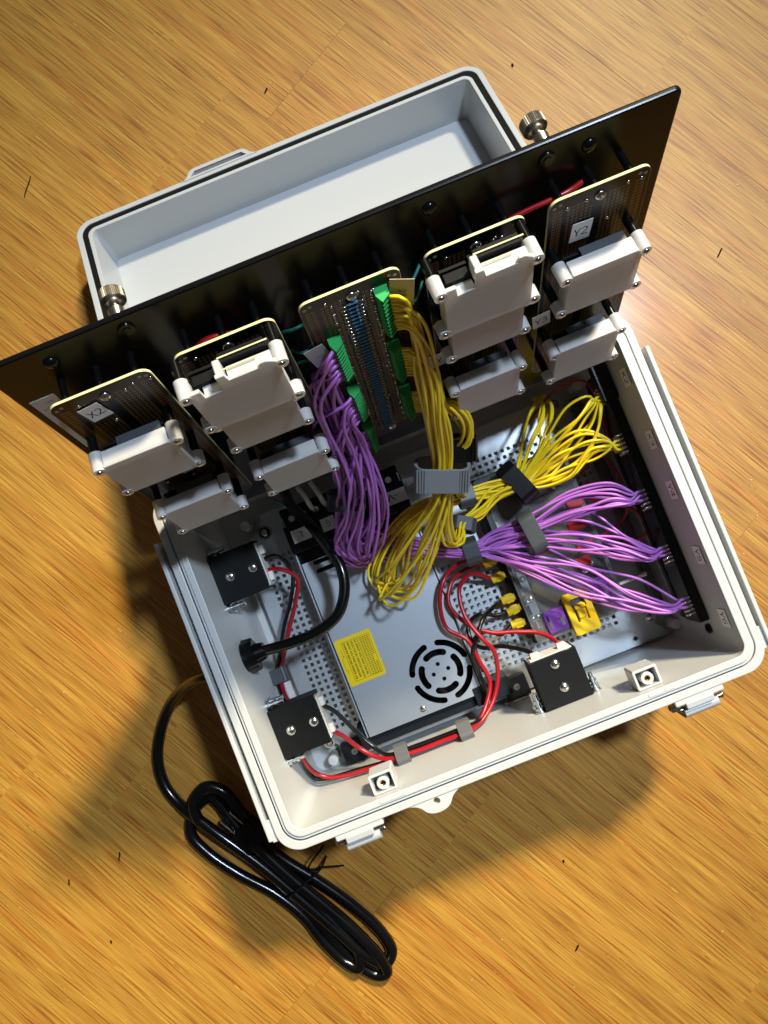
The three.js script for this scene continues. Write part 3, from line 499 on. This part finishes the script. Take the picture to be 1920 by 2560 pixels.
power('black_wire', 'thick black wire from front wall steel box across the perforated plate', [[44, 84, 95], [44, 77, 91], [37, 66, 85], [20, 56, 76], [4, 50, 72], [-2, 42, 64], [1, 36, 50], [15, 37, 45], [28, 35, 52], [38, 32, 53]], blackWire);
power('black_wire', 'short black wire curving to the crimp nearest the front', [[37, 32, 67], [26, 34, 70], [14, 37, 62], [2, 42, 63], [-3, 38, 80], [-2, 30, 96]], blackWire);
power('red_wire', 'red wire beside the power supply from the back steel box', [[-150, 90, -65], [-144, 88, -64], [-134, 74, -60], [-126.5, 62, -48], [-137, 54, -29], [-153, 44, -8], [-168, 40, 14], [-177.5, 41, 29], [-178, 46, 41], [-173, 66, 52]], redWire);
power('black_wire', 'black wire beside the power supply from the back steel box', [[-147, 88, -74], [-134, 78, -73], [-128, 66, -57], [-141, 50, -32], [-157, 42, -12], [-172, 39, 13], [-181.5, 40, 29], [-181, 46, 43], [-177, 66, 52]], blackWire, 1.8);
solo('mains_cable', 'thick black mains cable arching from gland to power supply terminals', 'cable', tube([[-109, 62, -126], [-105, 78, -108], [-94, 90, -84], [-87, 96, -62], [-83, 100, -43], [-87, 102, -24], [-100, 104, -7], [-121, 104, 0], [-145, 103, 0.5], [-168, 101, -1.5], [-182, 100, -2]], 4.7, 120, 16), blackRubber);
for (const [x, z, dx, lab] of [[46, 42, 0, 'yellow crimp terminal on a black wire, first beside the clear fuse cover'], [47, 53, 0.1, 'yellow crimp terminal on a black wire between two others'], [46, 66.5, -0.1, 'yellow crimp terminal nearest the front wall steel box'], [45, 20, 0.05, 'yellow crimp terminal on a red wire below the purple wires'], [43, 4, 0.1, 'yellow crimp terminal mostly under the purple wires']]) {
  const c = thing('crimp_terminal', lab, 'crimp terminal', [x, 32, z], 'yellow crimp terminals at the fuse block'); c.rotation.y = dx + 0.02;
  part(c, 'sleeve', [cyl(3.9, 13, -2, 0, 0, 'x', 4.3, 18), bx(8, 6.6, 9, -1, 0, 0, 1.2)], crimpYellow); part(c, 'ring_tongue', [bx(9, 1, 6, 8.5, 0, 0, 0.4), cyl(3.6, 1.1, 13, 0.2, 0), dome(2.8, 2.4, 12.5, 0.6, 0)], zinc);
}
// small wires behind the boards and in the dark back of the case
const thin = (n, label, pts, mat, r, group) => solo(n, label, 'wire', tube(pts, r, 60, 8), mat, group);
const onP = (l) => l.map((p) => PP(...p));
thin('red_wire', 'red wire running behind the two boards at the Y2 end', onP([[46, 200, 9], [70, 203, 9], [100, 207, 8], [124, 209, 8], [134, 208, 5]]), redWire, 1.5);
thin('red_wire', 'short red wire looping behind the board beside the X2 board', onP([[-88, 204, 8], [-78, 210, 9], [-66, 207, 9], [-58, 198, 6]]), redWire, 1.5);
for (const [h, a] of [[196, 4], [176, 7], [160, 3]]) thin('teal_wire', 'thin teal wire behind the terminal board beside the purple wires', onP([[-27, h - 2, 12], [-34, h, 10 + a], [-42, h - 8, 8], [-46, h - 16, 5]]), tealWire, 0.9, 'teal wires left of the terminal board');
for (const [h, a] of [[196, 4], [181, 6]]) thin('teal_wire', 'thin teal wire behind the terminal board beside the yellow wires', onP([[26, h - 2, 12], [33, h, 10 + a], [41, h + 3, 8]]), tealWire, 0.9, 'teal wires right of the terminal board');
for (const [i, pts] of [[[150, 30, -40], [165, 60, -50], [172, 70, -20], [168, 50, 10], [140, 44, 20]], [[120, 30, -100], [150, 60, -118], [170, 90, -112], [176, 70, -60]], [[144, 40, -18], [160, 58, -4], [174, 66, 8], [176, 62, 30], [150, 44, 34]]].entries()) thin('red_wire', ['thin red wire crossing between fuse block and connector strip', 'thin red wire arching in the dark back right corner', 'thin red wire looping beside the red fuses'][i], pts, redWire, 1.1);
thin('black_wire', 'thin black wire looping beside the white lever', [[140, 36, 40], [160, 50, 30], [172, 56, 44], [166, 40, 62]], blackWire, 1.1);
for (const [x, l] of [[-104, 'white ferrule wire at the L terminal'], [-92, 'white ferrule wire between L and G terminals'], [-80, 'white ferrule wire at the G terminal']]) thin('white_wire', l, [[x - 4, 66, -124], [x - 1, 64, -114], [x, 57, -104], [x + 1, 46, -100]], whitePlastic, 2.3);
thin('green_wire', 'green earth wire above the L terminal', [[-116, 84, -118], [-110, 76, -110], [-106, 66, -104]], tealWire, 1.6);

// ---------- power cord coiled on the floor ----------
{
  const cord = thing('coiled_cable', 'coiled black power cord with plug tied beside the case corner', 'power cord');
  const P = [[-188, 92, -1], [-205, 84, 1], [-226, 74, 3], [-240, 64, 3], [-259, 46, 6], [-288, 24, 18], [-314, 8, 43], [-326, 5, 66], [-328, 5, 90], [-321, 7, 110], [-308, 13, 128], [-292, 16, 150],
    [-266, 16, 190], [-243, 15, 232], [-222, 14, 272], [-203, 12, 308], [-191, 7, 322], [-182, 5, 315], [-184, 5, 296], [-200, 6, 262], [-222, 7, 228], [-246, 9, 195], [-262, 12, 165], [-266, 15, 135], [-274, 17, 112], [-288, 18, 103], [-303, 17, 112], [-306, 14, 130],
    [-297, 11, 150], [-274, 7, 186], [-254, 6, 222], [-238, 5.5, 258], [-226, 5, 292], [-214, 5, 318], [-202, 5, 331], [-193, 8, 330], [-193, 13, 312], [-204, 15, 282], [-222, 16, 248], [-240, 17, 216], [-256, 18, 184], [-268, 18, 160], [-277, 14, 140], [-284, 9, 124], [-292, 6, 116], [-312, 5, 124], [-321, 5, 142], [-313, 5, 164], [-292, 5, 194], [-266, 5, 224], [-248, 5.5, 254], [-238, 6, 284], [-226, 6, 308], [-216, 9, 316], [-210, 12, 302], [-220, 13, 270], [-234, 12, 240], [-246, 11, 212], [-254, 11, 186]];
  part(cord, 'cable', tube(P, 5.5, 620, 14), blackRubber);
  const pg = new THREE.Group(); pg.name = 'plug'; pg.position.set(-0.263, 0.013, 0.166); pg.rotation.set(0.15, 0.45, 0); cord.add(pg);
  part(pg, 'plug_body', [bx(25, 21, 26, 0, 0, -6, 3), bx(16, 14, 16, 0, 0, 14, 4)], blackPlastic);
  for (const x of [-6.3, 6.3]) part(pg, 'blade', bx(1.6, 6.6, 18, x, 2.5, -27, 0.4), nickel);
  part(pg, 'earth_pin', [cyl(2.4, 21, 0, -5, -28, 'z', 2.2, 12), dome(2.4, 2, 0, -5, -38.4, '-z')], nickel);
  part(cord, 'tie', [tube([[-254, 1.5, 231], [-255, 12, 229], [-246, 24, 224], [-230, 23, 219], [-214, 18, 214], [-208, 2, 210]], 1.1, 40, 6), tube([[-216, 18, 214], [-222, 24, 207], [-214, 26, 200], [-206, 22, 196], [-202, 20, 193]], 0.9, 30, 6), tube([[-217, 20, 212], [-212, 24, 210], [-198, 20, 216], [-192, 17, 219]], 0.9, 30, 6)], gasketBlack);
}
// ---------- scraps on the floor ----------
for (const [x, z, a, l, lab] of [[-243, -512, 2.2, 22, 'long thin black wire scrap on floor beyond the case lid corner'], [-396, 138, 1.9, 8, 'curved black wire scrap on floor left of the power cord'], [-451, 143, 1.7, 5, 'tiny black scrap on floor at the far left of the cord'], [-433, 211, 1.2, 2.5, 'black speck on floor below the tiny scraps'], [-17, 377, 2.4, 6, 'wavy black scrap on floor in front of the case'], [364, -189, 2.4, 9, 'black wire scrap on floor right of the black panel'], [2, 297, 1.2, 2, 'black speck on floor in front of the case lug'], [249, -439, 1, 2.5, 'black speck on floor behind the lid'], [14, -510, 2.5, 5, 'grey lint scrap on floor behind the lid latch loop']]) {
  const dx = Math.cos(a) * l / 2, dz = Math.sin(a) * l / 2, q = l * 0.12;
  solo('wire_scrap', lab, 'wire scrap', tube([[x - dx, 0.8, z - dz], [x - dx * 0.3 + q, 1.2, z - dz * 0.3 - q], [x + dx * 0.4 - q, 0.9, z + dz * 0.4 + q], [x + dx, 0.7, z + dz]], l > 15 ? 0.45 : 0.7, 14, 6), gasketBlack);
}
{
  const crumbs = [], sm = new THREE.IcosahedronGeometry(1, 0);
  for (let i = 0; i < 130; i++) { const right = i < 80, x = right ? rr(215, 430) : rr(-430, 330), z = right ? rr(-260, 90) : rr(-480, 440); if (!right && Math.abs(x) < 215 && z > -440 && z < 170) continue; const r = rr(0.25, 0.75); crumbs.push(T(sm.clone().scale(r, r * 0.5, r * rr(0.7, 1.3)).rotateY(rnd() * 6), x, r * 0.4, z)); }
  const m = solo('floor_crumbs', 'pale dust crumbs sprinkled over the floor', 'dust', crumbs, M({ color: rgb(0.75, 0.68, 0.55), roughness: 0.5 })); m.userData.kind = 'stuff';
}
renderer.render(scene, camera);
